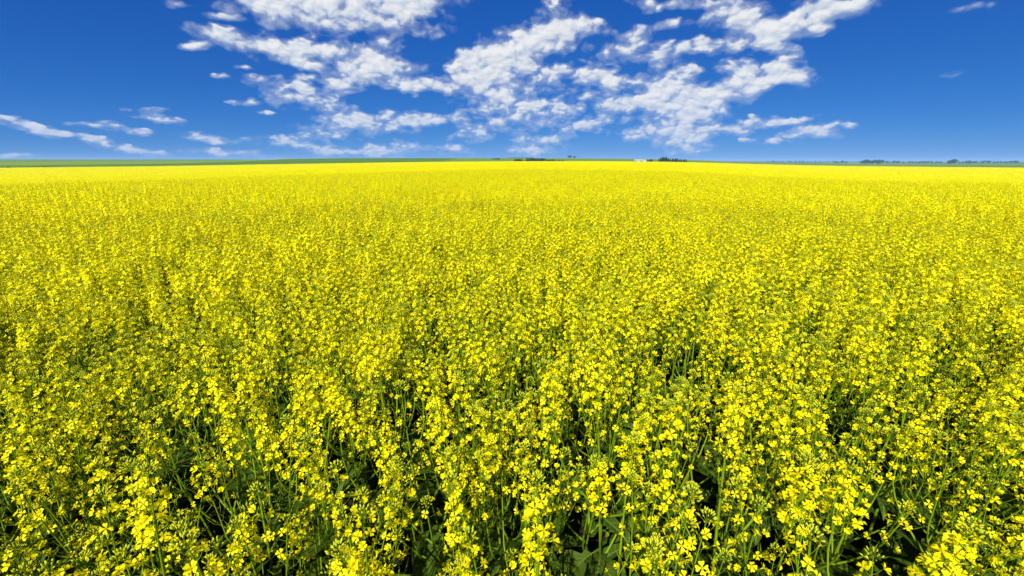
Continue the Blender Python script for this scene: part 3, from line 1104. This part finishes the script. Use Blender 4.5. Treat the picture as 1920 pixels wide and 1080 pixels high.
for px in np.arange(954, 1000, 4.5):
    place_tree('bush', 'crest_bush', px + R_(-1, 1), 1000 + R_(-8, 8), R_(1.5, 2.2), 2.2, 'low bush in the thin dark line along the hill crest', 'bush', 'thin line of bushes on the crest')
# trees far away over the low ground, fading into the blue air
for px in np.arange(1616, 1656, 2.6):
    place_tree('broad', 'distant_tree', px + R_(-1, 1), 1900 + R_(-60, 60), R_(14, 18), R_(.8, 1.1), 'bluish distant tree in the tall grove on the low plain', 'tree', 'tall grove on the low plain')
for px in (1781, 1785, 1789, 1792):
    place_tree('broad', 'distant_tree', px, 1900 + R_(-20, 20), R_(13, 18), .9, 'bluish distant tree in the tight little knot on the plain', 'tree', 'tight knot of trees on the plain')
for px in np.concatenate([np.arange(1568, 1592, 3.5), np.arange(1664, 1700, 6), np.arange(1705, 1770, 7.5), np.arange(1800, 1915, 6.5)]):
    place_tree('broad', 'distant_tree', px + R_(-2, 2), 2300 + R_(-150, 150), R_(8, 13), R_(1.0, 1.5), 'low bluish tree in the scattered line across the far plain', 'tree', 'scattered trees across the far plain')
for px in np.arange(1440, 1560, 7.5):
    place_tree('broad', 'distant_tree', px + R_(-2, 2), 2700 + R_(-150, 150), R_(7, 11), R_(1.1, 1.7), 'faint small tree near the foot of the falling field edge, hazy', 'tree', 'faint hazy trees past the falling field edge')
for px in (8, 14, 70, 76, 80, 84, 90):
    place_tree('bush', 'edge_bush', px, 432 + R_(-3, 3), R_(1.5, 2.0), 1.0, 'low dark bush at the far left edge of the crop below the green slope'.replace(' left', ''), 'bush', 'low bushes at the far crop edge')

# the farm: white sheds showing above the crop
M_WHITE = plain_mat('white_cladding', (0.42, 0.43, 0.44), (0.52, 0.52, 0.52), 0.8, 0.5, 0.3)
M_ROOF = plain_mat('pale_sheet_roof', (0.34, 0.36, 0.38), (0.44, 0.45, 0.46), 0.6, 0.4, 0.4)
M_DARK = plain_mat('dark_glass', (0.03, 0.04, 0.05), (0.05, 0.06, 0.07), 1.0, 0.2, 0.5)


def box(g, x0, x1, y0, y1, z0, z1):
    V = [(x, y, z) for z in (z0, z1) for y in (y0, y1) for x in (x0, x1)]
    g.add(V, [(0, 2, 3, 1), (4, 5, 7, 6), (0, 1, 5, 4), (1, 3, 7, 5), (3, 2, 6, 7), (2, 0, 4, 6)])


def shed(px, dist, L, Wd, h, ridge, label):
    d = pix_dir(px, HORIZON_Y)
    a = math.atan2(d[0], d[1])
    x, y = dist * math.sin(a), dist * math.cos(a)
    root = link('farm_shed', None)
    root.location = (x, y, float(ground(x, y)) - .2)
    root.rotation_euler = (0, 0, -a + .05)
    tag(root, label, 'shed', 'white farm sheds')
    g = Geo()
    V = [(-L / 2, -Wd / 2, 0), (L / 2, -Wd / 2, 0), (L / 2, Wd / 2, 0), (-L / 2, Wd / 2, 0), (-L / 2, -Wd / 2, h), (L / 2, -Wd / 2, h), (L / 2, Wd / 2, h), (-L / 2, Wd / 2, h), (-L / 2, 0, ridge), (L / 2, 0, ridge)]
    g.add(V, [(0, 1, 5, 4), (2, 3, 7, 6), (1, 2, 6, 5), (3, 0, 4, 7)], [(5, 6, 9), (7, 4, 8)])
    link('wall', g.mesh('wall', [M_WHITE], False), root)
    g = Geo()
    e, t = .35, .12
    for s in (-1, 1):
        y0, z0 = s * (Wd / 2 + e), h - e * (ridge - h) / (Wd / 2) + .02
        V = [(-L / 2 - e, y0, z0), (L / 2 + e, y0, z0), (L / 2 + e, 0, ridge + .02), (-L / 2 - e, 0, ridge + .02)]
        V += [(p[0], p[1], p[2] + t) for p in V]
        g.add(V, [(0, 1, 2, 3), (4, 7, 6, 5), (0, 4, 5, 1), (1, 5, 6, 2), (3, 2, 6, 7), (0, 3, 7, 4)])
    link('roof', g.mesh('roof', [M_ROOF], False), root)
    g = Geo()
    box(g, -1.5, 1.5, -Wd / 2 - .06, -Wd / 2 + .02, .05, h * .86)
    link('door', g.mesh('door', [M_ROOF], False), root)
    g = Geo()
    box(g, -.5, .5, -Wd / 2 - .05, -Wd / 2 + .02, h * .5, h * .78)
    wm = g.mesh('window', [M_DARK], False)
    for q in (-.38, -.24, .24, .38):
        link('window', wm, root, mat4(np.eye(3), np.array([q * L, 0, 0])))


shed(1197, 462, 7.6, 7, 2.3, 3.0, 'white farm shed with pale roof at the end away from the trees')
shed(1208.5, 464, 8.0, 7, 2.15, 2.8, 'lower white farm shed next to the small dark trees')

# ------------------------------------------------------------------ the air between here and the far plain
hz, nz = new_mat('haze')
vol = nz.n('ShaderNodeVolumePrincipled')
vol.inputs['Color'].default_value = (0.32, 0.58, 1.0, 1)
vol.inputs['Density'].default_value = 0.00014
vol.inputs['Anisotropy'].default_value = 0.0
hz.node_tree.links.new(vol.outputs[0], nz.n('ShaderNodeOutputMaterial').inputs['Volume'])
g = Geo()
box(g, -30000, 30000, -30000, 30000, -90, 32)
tag(link('haze', g.mesh('haze', [hz], False)), kind='stuff')
